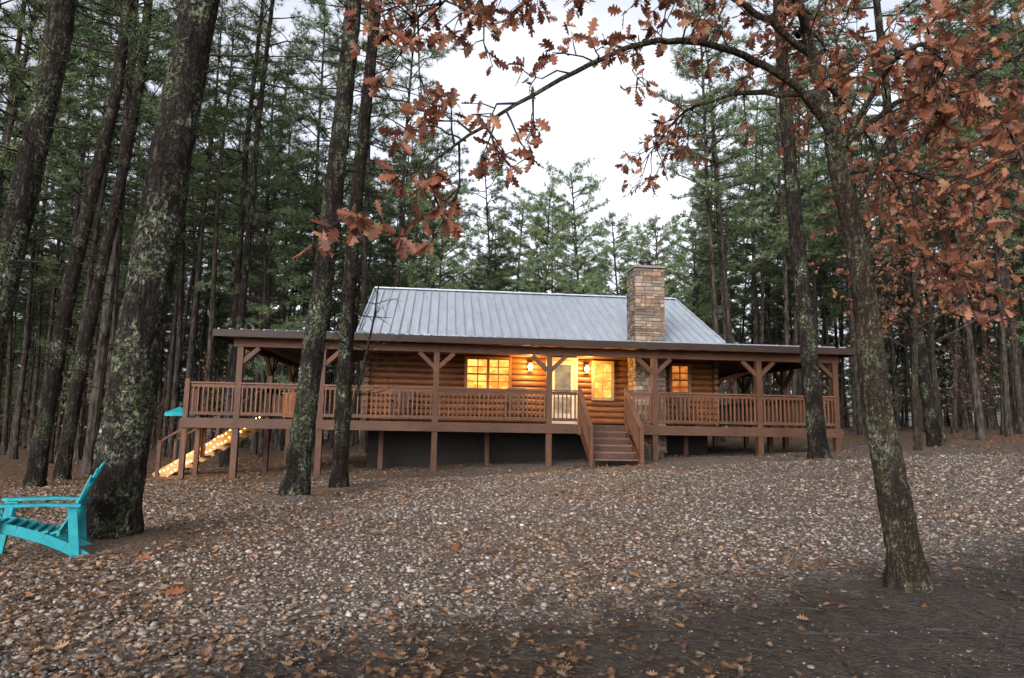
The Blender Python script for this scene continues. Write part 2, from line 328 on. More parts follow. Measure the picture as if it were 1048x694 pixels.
# ------------------------------------------------------------------ pines
GP=np.array([(.050,.072,.036),(.066,.092,.044),(.088,.112,.054),(.038,.055,.034),(.12,.12,.06)])*1.25
def needles(mb,C,D,K=11,ln=.24,w=.016,tint=1.):
    n=len(C);C=np.repeat(C,K,0);D=np.repeat(nrm(D),K,0)
    d=nrm(D*.75+nrm(rng.normal(size=(n*K,3)))*.9+np.array((0,0,-.05)));wd=nrm(np.cross(d,rng.normal(size=(n*K,3))))*w
    l=(ln*rng.uniform(.65,1.15,n*K))[:,None]
    V=np.stack([C-wd*.5,C+wd*.5,C+d*l+wd*.5*.3],1).reshape(-1,3)
    cols=np.repeat(GP[rng.choice(5,n,p=[.3,.28,.17,.2,.05])]*rng.uniform(.7,1.25,(n,1))*tint,K*3,0)
    mb.add(V,np.arange(n*K*3).reshape(-1,3),cols)
def make_pine(spine,R0,R1,crown0,nb,blen,K=11,sides=10,near=False,dead=16,tufts=5,ln=.24,w=.016,tint=1.,deadz=(.25,1.)):
    S=np.array(spine,float);zz=S[:,2];H=zz[-1];z0=zz[0]
    pos=lambda z:np.array([np.interp(z,zz,S[:,0]),np.interp(z,zz,S[:,1]),z])
    n=int((H-z0)/(.18 if near else 1.0))+2;Z=np.linspace(z0,H,n)
    P=np.array([pos(z) for z in Z])
    ph=rng.random(2)*6;P[:,0]+=.05*np.sin(Z*.45+ph[0])-.05*math.sin(z0*.45+ph[0]);P[:,1]+=.05*np.sin(Z*.38+ph[1])
    t=(Z-z0)/(H-z0);R=R0+(R1-R0)*t;R=R*(1+.55*np.exp(-(Z-z0)/.3))
    tb=MB();tube(tb,P,R,26 if near else sides,jit=.05 if near else 0)
    tw=MB();C=[];D=[]
    def spn(z):
        return np.array([np.interp(z,Z,P[:,0]),np.interp(z,Z,P[:,1]),z])
    for i in range(nb):
        f=(i+rng.random())/nb;z=crown0+(H-crown0)*f
        l=blen*(math.sin(math.pi*min(1,(.22+.78*(1-f))))**.6*.6+.45*(1-f))*rng.uniform(.45,1.3)+.25
        a=i*2.4+rng.normal(0,.6);up=rng.uniform(-.05,.45)+.5*f
        d=np.array([math.cos(a),math.sin(a),up]);d=nrm(d);b=spn(z)
        Q=[b+d*l*s+np.array([0,0,-.12*l*s*s])+rng.normal(0,.05*l,3)*s for s in (0,.3,.6,.85,1.)]
        Q=np.array(Q);r0=.012+.012*l
        tube(tw,Q,np.array([r0,r0*.75,r0*.5,r0*.35,r0*.2]),4)
        for s in np.linspace(.4,1,max(3,int(l*2.0*tufts/5+2))):
            c=np.array([np.interp(s,[0,.3,.6,.85,1],Q[:,k]) for k in range(3)])
            for sd in (-1,1):
                ang=a+sd*rng.uniform(.4,1.2);tl=rng.uniform(.2,.65)*(1.25-s*.6)*min(1,l*.6)
                e=c+np.array([math.cos(ang),math.sin(ang),rng.uniform(-.1,.7)])*tl
                tube(tw,[c,e],[.008,.004],3,cap=False)
                for q in range(tufts-2):
                    ff=rng.uniform(.25,1);C.append(c+(e-c)*ff+rng.normal(0,.07,3));D.append(nrm(e-c)+rng.normal(0,.3,3)+np.array([0,0,.3]))
            C.append(c);D.append(d+np.array([0,0,.3]))
    for i in range(dead):
        z=z0+(crown0-z0)*rng.uniform(*deadz);a=rng.random()*6.28;l=rng.uniform(.3,1.8)*(.5+.7*(z-z0)/(crown0-z0));d=np.array([math.cos(a),math.sin(a),rng.uniform(-.25,.3)])
        b=spn(z);Q=[b,b+d*l*.5+rng.normal(0,.06,3),b+d*l+rng.normal(0,.14,3)+np.array([0,0,-.08*l])]
        tube(tw,Q,[.02,.013,.005],4)
        if l>.7:
            for _ in range(2): 
                s=rng.uniform(.3,.9);c=b+d*l*s;tube(tw,[c,c+rng.normal(0,.22,3)],[.008,.003],3,cap=False)
    nb_=MB();needles(nb_,np.array(C),np.array(D),K,ln,w,tint)
    return tb,tw,nb_
def pine_tree(spine,R0,R1,crown0,nb,blen,mat,**k):
    g=gz(spine[0][0],spine[0][1]);spine=[(x,y,z if i else float(g)-.15) for i,(x,y,z) in enumerate(spine)]
    e=empty('pine_tree',spine[0]);o=np.array(spine[0])
    sp=[tuple(np.array(p)-o) for p in spine]
    tb,tw,n_=make_pine(sp,R0,R1,crown0-o[2],nb,blen,near=True,**k)
    tb.build('trunk',[mat],e,True);tw.build('branches',[M_twigF],e,True);n_.build('needles',[M_needle],e)
pine_tree([(-4.4,7.5,0),(-4.2,7.5,2.2),(-3.78,7.6,6.5),(-3.3,7.8,11),(-3.2,8,17)],.265,.10,9.5,26,2.4,M_barkL,dead=14,deadz=(.5,1))
pine_tree([(-3.9,12.3,0),(-3.72,12.3,3),(-3.26,12.3,9.7),(-2.9,12.3,14),(-2.8,12.3,19)],.215,.09,10.5,28,2.4,M_barkL,dead=24,deadz=(.35,1))
pine_tree([(-3.66,14.6,0),(-3.55,14.6,4),(-3.34,14.6,11.2),(-3.2,14.6,19)],.165,.09,10.5,28,2.4,M_bark,dead=28,deadz=(.3,1))
pine_tree([(8.0,17.5,0),(7.75,17.5,6),(7.4,17.5,12.8),(7.3,17.5,19)],.225,.11,11.5,28,2.6,M_bark,dead=14,deadz=(.5,1))
pine_tree([(-8.15,10,0),(-7.8,10,3.2),(-7.4,10,7.7),(-7.2,10,18)],.21,.11,9.5,26,2.6,M_barkL,dead=24,deadz=(.3,1))
pine_tree([(-11.9,17,0),(-11.4,17,5),(-10.8,17,9.9),(-10.5,17,19)],.20,.10,9.5,32,2.6,M_bark,dead=30)
pine_tree([(-13.2,20,0),(-12.6,20,6),(-12,20,12),(-11.8,20,20)],.19,.10,10,32,2.6,M_bark,dead=30)
pine_tree([(14.2,22.5,0),(13.8,22.5,6),(13.2,22.5,12),(13,22.5,20)],.21,.10,10,34,2.6,M_bark,dead=16)
pine_tree([(-10.9,26,0),(-10.7,26,8),(-10.3,26,22)],.17,.06,9.5,36,2.7,M_bark,dead=30)
pine_tree([(-12.2,29,0),(-12.3,29,8),(-12.0,29,24)],.18,.06,10,38,2.7,M_bark,dead=30)

variants=[]
specs=[(22,.16,10.5,42,2.7,1.25),(20,.145,9.5,42,2.5,1.3),(24,.17,12,42,2.8,1.2),(18,.13,8,46,2.4,1.35),(16,.14,3.0,60,3.1,2.0),(13.5,.12,1.5,60,2.8,2.2)]
for (H,R,c0,nb,bl,ti) in specs:
    lean=rng.normal(0,.5,2)
    tb,tw,n_=make_pine([(0,0,-.4),(lean[0]*.3,lean[1]*.3,H*.4),(lean[0],lean[1],H)],R,.035,c0,nb,bl,K=9,dead=28,tufts=5,ln=.31,w=.027,tint=ti)
    mb=MB()
    for i,b in enumerate((tb,tw,n_)):
        off=mb.n
        for V,F,T,M,C in zip(b.V,b.F,b.T,b.M,b.C): mb.V.append(V);mb.F.append(F+off);mb.T.append(T);mb.M.append(M+i);mb.C.append(C)
        mb.n+=b.n
    variants.append(mb.mesh('pine_variant',[M_barkF,M_twigF,M_needle]))
forest=empty('distant_pine_forest')
pts=[];tries=0
while len(pts)<520 and tries<60000:
    tries+=1
    y=rng.uniform(14,88);x=rng.uniform(-1.0,1.0)*y+rng.uniform(-4,4);k=x/y
    if -.12<k<.30: lim=43
    elif -.40<k<=-.12: lim=34
    elif k<=-.40: lim=18 if x<-13.5 else 31
    elif k<.62: lim=32
    else: lim=24
    if k<=-.36 and x>-10.5 and y<32: continue
    if y<lim: continue
    md=3.0 if y<62 else 2.4
    if any((x-a)**2+(y-b)**2<md*md for a,b,_ in pts): continue
    pts.append((x,y,k))
for (x,y,k) in pts:
    if -.14<k<.30:
        v=rng.choice([3,4,5],p=[.25,.45,.3]) if y<70 else rng.choice([3,4,5])
        s=rng.uniform(.85,1.15)*(1.0 if y<62 else .95)
    elif y>72: v=rng.choice([0,3,4,5]);s=rng.uniform(.95,1.15)
    else: v=rng.choice(6,p=[.28,.25,.26,.18,.02,.01]);s=rng.uniform(.95,1.25)
    addobj('forest_pine',variants[v],forest,(x,y,float(gz(x,y))),(rng.normal(0,.03),rng.normal(0,.03),rng.random()*6.28),(s,s,s))
for i in range(130):
    a=rad(-50+100*(i+rng.random())/130);r=rng.uniform(92,110);x,y=r*math.sin(a),r*math.cos(a);s=rng.uniform(.75,1.1)
    addobj('forest_pine',variants[5],forest,(x,y,float(gz(x,y))),(0,0,rng.random()*6.28),(s*1.3,s*1.3,s))

# ------------------------------------------------------------------ oaks
OP=np.array([(.25,.095,.050),(.19,.070,.040),(.32,.145,.080),(.13,.052,.035),(.30,.17,.09)])
def grow_twigs(tw,C,D,limb,rl,n,ln,t0=.2,down=.15,per=(4,8),side=3):
    limb=np.array(limb,float);T=np.linspace(0,1,len(limb));g=lambda s:np.array([np.interp(s,T,limb[:,k]) for k in range(3)])
    for i in range(n):
        s=rng.uniform(t0,1)**.8;p=g(s);tan=nrm(g(min(1,s+.05))-g(max(0,s-.05)));d=nrm(tan*.7+rng.normal(size=3)*.8+np.array([0,0,-down]))
        l=ln*rng.uniform(.4,1.2)
        Q=np.array([p,p+d*l*.35+rng.normal(0,.04*l,3),p+d*l*.7+rng.normal(0,.07*l,3)+[0,0,-.03],p+d*l+rng.normal(0,.07*l,3)+[0,0,-.1*l]])
        tube(tw,Q,[.008,.006,.0045,.003],4)
        ends=[(Q[3],nrm(Q[3]-Q[2]))]
        for _ in range(side):
            a=rng.integers(1,3);q=Q[a]+(Q[a+1]-Q[a])*rng.random();dd=nrm(nrm(Q[a+1]-Q[a])+rng.normal(size=3)*.7);e=q+dd*l*rng.uniform(.2,.5)
            tube(tw,[q,(q+e)/2+rng.normal(0,.01,3),e],[.005,.004,.002],3,cap=False);ends.append((e,dd))
        for e,dd in ends:
            for _ in range(rng.integers(*per)):
                C.append(e-dd*rng.random()*.12*l+rng.normal(0,.012,3));D.append(nrm(dd*.7+rng.normal(size=3)*.75+np.array([0,0,-.45])))
def limb_tube(tb,P,r0,r1,sides=8):
    P=np.array(P,float);T=np.linspace(0,1,len(P));t=np.linspace(0,1,len(P)*5)
    Q=np.stack([np.interp(t,T,P[:,k]) for k in range(3)],-1)
    for _ in range(3): Q[1:-1]=(Q[:-2]+2*Q[1:-1]+Q[2:])/4
    Q[1:-1]+=rng.normal(0,.006,Q[1:-1].shape)
    tube(tb,Q,r0+(r1-r0)*t**.8,sides,jit=.03)
    return Q
def near_oak():
    e=empty('oak_tree',(3.3,5.69,0));o=np.array((3.3,5.69,0.))
    tb=MB();tw=MB();C=[];D=[]
    tr=np.array([(3.3,5.69,-.1),(3.27,5.69,.25),(3.22,5.69,.6),(3.15,5.69,1.4),(3.05,5.69,2.4),(2.95,5.66,3.2),(2.80,5.6,3.95)])
    zz=np.linspace(-.1,3.95,60);P=np.stack([np.interp(zz,tr[:,2],tr[:,k]) for k in range(3)],-1)
    P[:,0]+=.02*np.sin(zz*3);R=np.interp(zz,[-.1,.1,.35,1.2,2.5,3.95],[.22,.17,.135,.118,.095,.07]);tube(tb,P-o,R,22,jit=.035)
    limbs=[([(2.8,5.6,3.9),(2.45,5.4,4.25),(1.8,5.0,4.35),(1.2,4.6,4.2),(.75,4.3,3.95),(.2,4.0,3.5),(-.33,3.8,3.02),(-.62,3.68,2.72)],.042,.005,24,.38,.2),
      ([(2.8,5.6,3.9),(2.62,5.6,4.8),(2.5,5.7,5.8),(2.6,5.9,7.2)],.06,.02,24,.9,.2),
      ([(2.92,5.66,3.2),(3.3,5.5,4.0),(3.9,5.2,4.4),(4.6,4.9,4.5)],.035,.008,30,.6,.2),
      ([(2.62,5.6,4.7),(1.8,5.2,5.0),(.9,4.8,4.9),(.2,4.4,4.6),(-.35,4.15,4.25),(-.7,4.05,3.95)],.032,.005,40,.5,.1),
      ([(3.0,5.68,2.55),(3.2,5.4,2.85),(3.4,5.1,2.65),(3.5,4.95,2.4)],.02,.004,8,.35,.4),
      ([(2.85,5.6,3.8),(3.0,5.0,4.3),(2.9,4.4,4.1),(2.7,3.95,3.5)],.03,.005,24,.5,.25),
      ([(2.85,5.6,3.8),(3.2,5.1,4.1),(3.4,4.5,3.7),(3.3,4.1,3.0)],.03,.005,22,.5,.25),
      ([(2.6,5.6,4.9),(2.1,5.0,5.3),(1.6,4.4,5.0),(1.3,3.9,4.5)],.03,.006,32,.6,.15),
      ([(2.7,5.6,4.3),(3.0,6.2,4.8),(3.5,6.8,4.9),(4.2,7.4,4.6),(4.8,7.8,4.0)],.04,.006,36,.8,.2),
      ([(2.7,5.6,4.3),(2.2,6.3,4.7),(1.8,7.0,4.8),(1.6,7.7,4.6)],.035,.006,20,.6,.2),
      ([(2.55,5.65,4.9),(2.9,6.3,5.4),(3.3,6.9,5.7),(3.8,7.4,5.6)],.03,.006,30,.8,.15),
      ([(2.9,5.62,3.6),(3.6,6.2,3.9),(4.4,6.6,3.9),(5.2,6.9,3.5)],.03,.006,24,.7,.3),
      ([(2.55,5.65,5.3),(3.2,5.5,5.8),(4.0,5.4,6.0),(4.8,5.3,5.9)],.035,.006,30,.8,.2)]
    for P,r0,r1,n,ln,t0 in limbs:
        Q=limb_tube(tb,np.array(P)-o,r0,r1);grow_twigs(tw,C,D,Q,r1,n,ln,t0,per=(2,6))
    for P,n in (([(-.62,3.68,2.72),(-.78,3.6,2.55),(-.95,3.55,2.45)],4),([(-.3,3.85,3.05),(-.5,3.75,3.1),(-.72,3.7,3.05)],3),([(-.55,3.7,2.78),(-.55,3.6,2.55),(-.6,3.55,2.4)],3)):
        Q=limb_tube(tb,np.array(P)-o,.007,.003,5);grow_twigs(tw,C,D,Q,.003,n,.2,.4,per=(3,6),side=1)
    C=np.array(C);D=np.array(D);n=len(C)
    lb=MB();cols=OP[rng.choice(5,n,p=[.32,.25,.18,.17,.08])]*rng.uniform(.7,1.15,(n,1));add_leaves(lb,C,D,rng.uniform(.065,.13,n),cols)
    tb.build('trunk',[M_barkO],e,True);tw.build('twigs',[M_twigF],e);lb.build('leaves',[M_oakleaf],e)
near_oak()
def oak_mesh(H,R,nl,spread,z0,lsize,n_tw,dim=1.,per=(2,6)):
    tb=MB();tw=MB();C=[];D=[]
    Z=np.linspace(-.3,H,24);P=np.stack([.12*np.sin(Z*.6),.1*np.cos(Z*.5),Z],-1);tube(tb,P,R*(1-.85*np.clip(Z/H,0,1))*(1+.4*np.exp(-(Z+.3)/.3)),12)
    for i in range(nl):
        z=z0+(H-z0)*(i+.5)/nl;a=i*2.4+rng.normal(0,.3);l=spread*(1-.6*(z-z0)/(H-z0))*rng.uniform(.7,1.15);b=np.array([.12*math.sin(z*.6),.1*math.cos(z*.5),z])
        d=np.array([math.cos(a),math.sin(a),.55]);Q=limb_tube(tb,[b,b+d*l*.4,b+d*l*.75+rng.normal(0,.15,3),b+d*l+rng.normal(0,.2,3)+[0,0,-.2]],.02+.01*l if R>.1 else .012,.006,6)
        grow_twigs(tw,C,D,Q,.005,n_tw,.75,.15,per=per)
    C=np.array(C);D=np.array(D);n=len(C);lb=MB()
    cols=OP[rng.choice(5,n)]*rng.uniform(.6,1.1,(n,1))*np.array(dim);add_leaves(lb,C,D,rng.uniform(.8,1.3,n)*lsize,cols,(SP*np.array([1,1.3,1]),SF))
    mb=MB()
    for i,b in enumerate((tb,tw,lb)):
        off=mb.n
        for V,F,T,M,Cc in zip(b.V,b.F,b.T,b.M,b.C): mb.V.append(V);mb.F.append(F+off);mb.T.append(T);mb.M.append(M+i);mb.C.append(Cc)
        mb.n+=b.n
    return mb.mesh('oak_variant',[M_barkO if R>.1 else M_barkF,M_twigF,M_oakleaf if R>.1 else M_litter])
ok=oak_mesh(9.5,.11,18,2.8,2.8,.12,9,per=(1,5))
ok2=oak_mesh(5.0,.04,10,1.5,1.0,.10,6,(.5,.62,.65),per=(1,3))
for (x,y,s,r) in ((10.6,13.2,1.0,0),(12.5,20.5,1.0,1.2),(16,25,1.1,3)):
    addobj('oak_tree',ok,None,(x,y,float(gz(x,y))),(0,0,r),(s,s,s))
under=empty('forest_undergrowth')
c=0
while c<150:
    y=rng.uniform(26,85);x=rng.uniform(-1,1)*y;k=x/y
    if y<38 and -10.5<x<13.5: continue
    s=rng.uniform(.4,1.0);addobj('oak_sapling',ok2,under,(x,y,float(gz(x,y))),(0,0,rng.random()*6.28),(s,s,s));c+=1
def bare_sapling():
    e=empty('bare_sapling',(-4.0,15.6,float(gz(-4,15.6))-.1));tb=MB()
    P=[(0,0,0),(.15,0,1.2),(.5,0,2.6),(.72,0,3.9),(.85,0,5.2)];Q=limb_tube(tb,P,.07,.01)
    for i in range(24):
        s=rng.uniform(.35,1);b=Q[int(s*(len(Q)-1))];a=rng.random()*6.28;l=rng.uniform(.5,1.7)
        d=np.array([math.cos(a),math.sin(a),rng.uniform(-.1,.6)]);R_=limb_tube(tb,[b,b+d*l*.5,b+d*l+rng.normal(0,.1,3)],.014,.003,4)
        for _ in range(3):
            q=R_[rng.integers(4,len(R_))];tube(tb,[q,q+rng.normal(0,.2,3)],[.006,.002],3,cap=False)
    tb.build('trunk',[M_barkO],e,True)
bare_sapling()

# ------------------------------------------------------------------ cabin
cabin=empty('log_cabin',(-9.1,18.6,0),math.atan(.1036))
RA=math.atan(.1036)
def hg(lx,ly):
    c,s=math.cos(RA),math.sin(RA);return float(gz(-9.1+lx*c-ly*s,18.6+lx*s+ly*c))
WD=(.095,.040,.019);WP=(.085,.037,.019);DK=(.028,.015,.010);RT=(.120,.053,.027)
DZ=1.40
def jit(c,a=.2): return tuple(np.array(c)*random.uniform(1-a,1+a))
def logwall(mb,x0,y0,x1,y1,z0,z1,pitch=.19,dep=.07):
    p=np.array((x0,y0,0.));q=np.array((x1,y1,0.));t=nrm(q-p);nn=np.array((t[1],-t[0],0))
    n=int(round((z1-z0)/pitch));pt=(z1-z0)/n
    for i in range(n):
        th=np.linspace(-math.pi/2,math.pi/2,8);zc=z0+pt*(i+.5)
        prof=[(zc+math.sin(a)*pt/2,math.cos(a)**.7*dep) for a in th]
        V=[p+nn*d+[0,0,z] for z,d in prof]+[q+nn*d+[0,0,z] for z,d in prof]
        mb.add(V,[[k,k+8,k+9,k+1] for k in range(7)],jit((.165,.060,.020),.15))
HX0,HX1,HY0,HY1=4.75,16.25,2.25,11.5
wl=MB()
logwall(wl,HX0,HY0,HX1,HY0,DZ+.03,4.13);logwall(wl,HX1,HY0,HX1,HY1,DZ+.03,4.13);logwall(wl,HX0,HY1,HX0,HY0,DZ+.03,4.13);logwall(wl,HX1,HY1,HX0,HY1,DZ+.03,4.13)
for x in (HX0,HX1):
    for i in range(14):
        z=DZ+.03+.195*(i+.5)
        if z<4.1:
            cyl(wl,(x,HY0-.22,z),(x,HY0+.1,z),.088,10,jit((.16,.07,.028)))
wl.build('log_walls',[M_log],cabin,True)
RY=6.9;RZ=6.6;EZ=4.2
gb=MB()
for x in (HX0,HX1):
    gb.add([(x-.02,HY0+.1,4.0),(x-.02,HY1-.1,4.0),(x-.02,RY,RZ-.25),(x+.02,HY0+.1,4.0),(x+.02,HY1-.1,4.0),(x+.02,RY,RZ-.25)],[[0,1,2],[5,4,3]],(.16,.06,.02))
gb.build('gable_walls',[M_log],cabin)
fd=MB()
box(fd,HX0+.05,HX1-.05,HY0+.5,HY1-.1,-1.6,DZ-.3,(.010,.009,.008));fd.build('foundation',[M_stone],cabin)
rf=MB();X0,X1=4.4,16.6
panel(rf,[(X0,2.15,EZ+.0),(X1,2.15,EZ),(X1,RY,RZ),(X0,RY,RZ)],.07)
panel(rf,[(X0,RY+.004,RZ),(X1,RY+.004,RZ),(X1,11.7,EZ),(X0,11.7,EZ)],.07)
ex0,ex1,ey=.85,19.55,-.45;EE=3.84
PR=[[(ex0,ey,EE),(ex1,ey,EE),(16.3,2.2,EZ-.01),(4.7,2.2,EZ-.01)],
    [(ex0,ey,EE),(4.7,2.2,EZ-.01),(4.7,10,EZ-.01),(ex0,10,EE)],
    [(16.3,2.2,EZ-.01),(ex1,ey,EE),(ex1,10,EE),(16.3,10,EZ-.01)]]
for c4 in PR: panel(rf,c4,.02)
x=X0+.06
while x<X1:
    beam(rf,(x,2.13,EZ+.022),(x,RY-.05,RZ+.022-.025),.03,.04);x+=.305
x=ex0+.1
while x<ex1:
    t0=(x-ex0)/(4.7-ex0);t1=(ex1-x)/(ex1-16.3);t=min(1,t0,t1)
    beam(rf,(x,ey,EE+.018),(x,ey+(2.65)*t,EE+.018+(EZ-EE-.01)*t),.03,.03);x+=.305
beam(rf,(X0-.01,RY,RZ+.03),(X1+.01,RY,RZ+.03),.32,.05)
for x in (X0-.015,X1+.015): beam(rf,(x,2.13,EZ+.01),(x,RY,RZ+.01),.05,.14)
rf.build('metal_roof',[M_roof],cabin)
tr=MB()
box(tr,ex0-.02,ex1+.02,ey-.055,ey-.003,EE-.20,EE-.004,DK);
for x in (ex0-.045,ex1+.003): box(tr,x,x+.042,ey,10,EE-.22,EE-.006,DK)
for c4 in PR: panel(tr,[(a,b,c-.06) for a,b,c in c4],.02,(.17,.078,.035))
box(tr,ex0+.4,ex1-.2,.0,.14,EE-.42,EE-.19,WD)
for x in (1.28,19.25):box(tr,x,x+.13,.145,9.5,EE-.40,EE-.2,WD)
x=ex0+.6
while x<ex1: beam(tr,(x,ey+.05,EE-.14),(x,2.1,EE+.13),.045,.12,(.13,.06,.03));x+=.61
tr.build('fascia_and_ceiling',[M_woodx],cabin)
dk=MB()
for i in range(16):
    y0=.0+i*.142;box(dk,(0 if y0<1.2 else 1.5),19.35,y0,y0+.136,DZ-.035,DZ-random.uniform(0,.003),jit((.10,.05,.032)))
for i in range(54):
    y0=2.272+i*.142;box(dk,1.5,4.7,y0,y0+.136,DZ-.035,DZ,jit((.10,.05,.032)));box(dk,16.3,19.35,y0,y0+.136,DZ-.035,DZ,jit((.10,.05,.032)))
box(dk,-.03,19.38,-.045,-.003,DZ-.27,DZ-.01,(.080,.036,.02))
box(dk,-.045,-.003,.0,1.2,DZ-.27,DZ-.012,(.08,.034,.02));box(dk,19.353,19.395,.0,9.9,DZ-.27,DZ-.012,(.08,.034,.02))
box(dk,0,1.5,1.2,1.24,DZ-.27,DZ-.04,WD);box(dk,1.46,1.5,2.6,9.9,DZ-.27,DZ-.04,WD)
x=.4
while x<19.3: box(dk,x,x+.04,0,2.2,DZ-.24,DZ-.037,DK);x+=.41
dk.build('deck',[M_woodx],cabin)
ps=MB()
def post(x,y,top,w=.16,bot=None):
    b=hg(x,y)-.15 if bot is None else bot
    box(ps,x-w/2,x+w/2,y-w/2,y+w/2,b,top,jit(WP,.15))
fx=[1.45,3.73,6.96,10.28,13.48,16.75,19.22]
for x in fx:
    post(x,.08,EE-.42,.165)
    for s in (-1,1):
        if x+s*.7<ex0+.3 or x+s*.7>ex1-.2: continue
        beam(ps,(x+s*.06,.08,EE-.86),(x+s*.50,.08,EE-.44),.11,.12,jit(WP))
    box(ps,x-.14,x+.14,-.02,.18,EE-.425,EE-.405,WP)
post(-.0+.08,.08,DZ+1.08,.13);post(.08,1.15,DZ+1.05,.12)
for y in (3.3,6.4,9.5): 
    for x in (1.5,19.3): post(x,y,EE-.4,.16); beam(ps,(x,y-.06,EE-.98),(x,y-.62,EE-.44),.11,.12,WP);beam(ps,(x,y+.06,EE-.98),(x,y+.62,EE-.44),.11,.12,WP)
for x in (5.3,8.6,12,15.1,18): post(x,1.9,DZ-.28,.14)
beam(ps,(16.9,4.5,3.0),(19.2,4.5,3.62),.09,.12,(.45,.19,.08));beam(ps,(17.0,6.5,2.7),(19.1,6.5,3.6),.09,.12,(.45,.19,.08));beam(ps,(17.6,4.45,2.5),(18.1,4.45,3.3),.07,.09,(.38,.16,.07))
ps.build('porch_posts',[M_woodz],cabin)
rl=MB()
def rail(p,q,z=DZ,sp=.125):
    p=np.array(p,float);q=np.array(q,float);l=np.linalg.norm(q-p);t=(q-p)/l
    P=lambda s,h:(p[0]+t[0]*s,p[1]+t[1]*s,z+h)
    beam(rl,P(0,.98),P(l,.98),.14,.04,jit((.145,.068,.038)));beam(rl,P(0,.90),P(l,.90),.04,.09,jit(WD));beam(rl,P(0,.13),P(l,.13),.04,.09,jit(WD))
    n=int(l/sp)
    for i in range(n):
        s=(i+.5)*l/n;beam(rl,P(s,.09),P(s,.94),.038,.038,jit(RT,.3),up=(t[0],t[1],0))
xs=[.13,1.45,3.73,6.96,10.28]
for a,b in zip(xs[:-1],xs[1:]): rail((a+.06,.03),(b-.07,.03))
rail((10.37,.03),(11.12,.03));rail((12.62,.03),(13.4,.03));rail((13.57,.03),(16.66,.03));rail((16.84,.03),(19.14,.03))
rail((.03,.14),(.03,1.1));rail((19.33,.16),(19.33,9.5))
for y0,y1 in ((2.7,3.2),(3.4,6.3),(6.5,9.4)): rail((1.5,y0),(1.5,y1))
rl.build('deck_railing',[M_woodz],cabin)
st=MB();sx0,sx1=11.2,12.54;g0=hg(11.9,-1.8);nst=6;rise=(DZ-g0)/nst;run=.285
for i in range(1,nst):
    z=DZ-rise*i;y=-.05-run*i
    box(st,sx0+.045,sx1-.045,y,y+run*.48,z-.04,z,jit((.15,.08,.055)));box(st,sx0+.045,sx1-.045,y+run*.5,y+run+.02,z-.04,z-.001,jit((.15,.08,.055)))
    box(st,sx0+.05,sx1-.05,y+run+.004,y+run+.024,z-.0,z+rise-.042,(.06,.03,.02))
for x in (sx0+.02,sx1-.02): beam(st,(x,-.05,DZ-.2),(x,-.05-run*nst,g0-.12),.04,.26,WD)
for x in (sx0-.03,sx1+.03):
    for y,z in ((-.08,DZ),(-.05-run*(nst-.6),g0)):
        box(st,x-.05,x+.05,y-.05,y+.05,z-.3 if z==DZ else z-.2,z+1.08,jit(WD))
    ya,za,yb,zb=-.1,DZ,-.05-run*(nst-.6),g0+.03
    beam(st,(x,ya,za+.98),(x,yb,zb+.98),.13,.045,(.145,.068,.038));beam(st,(x,ya,za+.16),(x,yb,zb+.16),.04,.09,WD)
    for i in range(12):
        s=(i+.7)/12.4;beam(st,(x,ya+(yb-ya)*s,za+(zb-za)*s+.13),(x,ya+(yb-ya)*s,za+(zb-za)*s+.97),.036,.036,jit(RT))
st.build('front_steps',[M_woodx],cabin)
ss=MB();em=MB();gl=hg(-.9,1.9)
beam(ss,(1.5,1.32,DZ-.15),(-1.1,1.32,gl-.05),.05,.30,(.50,.27,.12));beam(ss,(1.5,2.5,DZ-.15),(-1.1,2.5,gl-.05),.05,.30,(.50,.27,.12))
for i in range(1,9):
    s=i/9;x=1.5-2.6*s;z=DZ+(gl-DZ)*s;box(ss,x,x+.28,1.36,2.46,z-.04,z,jit((.36,.19,.09)))
for y in (1.3,2.52):
    for s in (.5,.97):
        x=1.5-2.6*s;z=DZ+(gl-DZ)*s;box(ss,x-.05,x+.05,y-.05,y+.05,z-.3,z+1.0,WP)
    beam(ss,(1.5,y,DZ+.95),(-1.05,y,gl+.98),.1,.05,WD)
ss.build('side_steps',[M_woodx],cabin)
def bulb(mb,c,r):
    ph=np.linspace(0,math.pi,6)
    tube(mb,[(c[0],c[1],c[2]-r*math.cos(p)) for p in ph],[max(.0005,r*math.sin(p)) for p in ph],8)
for y,h in ((1.27,-.02),(2.45,.05),(1.27,-.24)):
    for i in range(26):
        s=i/25;bulb(em,(1.45-2.6*s,y,DZ+(gl-DZ)*s-.0+h+.03*math.sin(i*1.7)),.02)
M_bulb=m_emit('warm_bulb',(1,.55,.14),16);em.build('string_lights',[M_bulb],cabin)
for (a,b_,cz) in ((.6,.75,.9),(-.4,.75,.35),(-.5,1.9,.9)):
    pl=bpy.data.lights.new('string_light_glow','POINT');pl.energy=10;pl.color=(1,.6,.18);pl.shadow_soft_size=.3;addobj('string_light_glow',pl,cabin,(a,b_,cz))
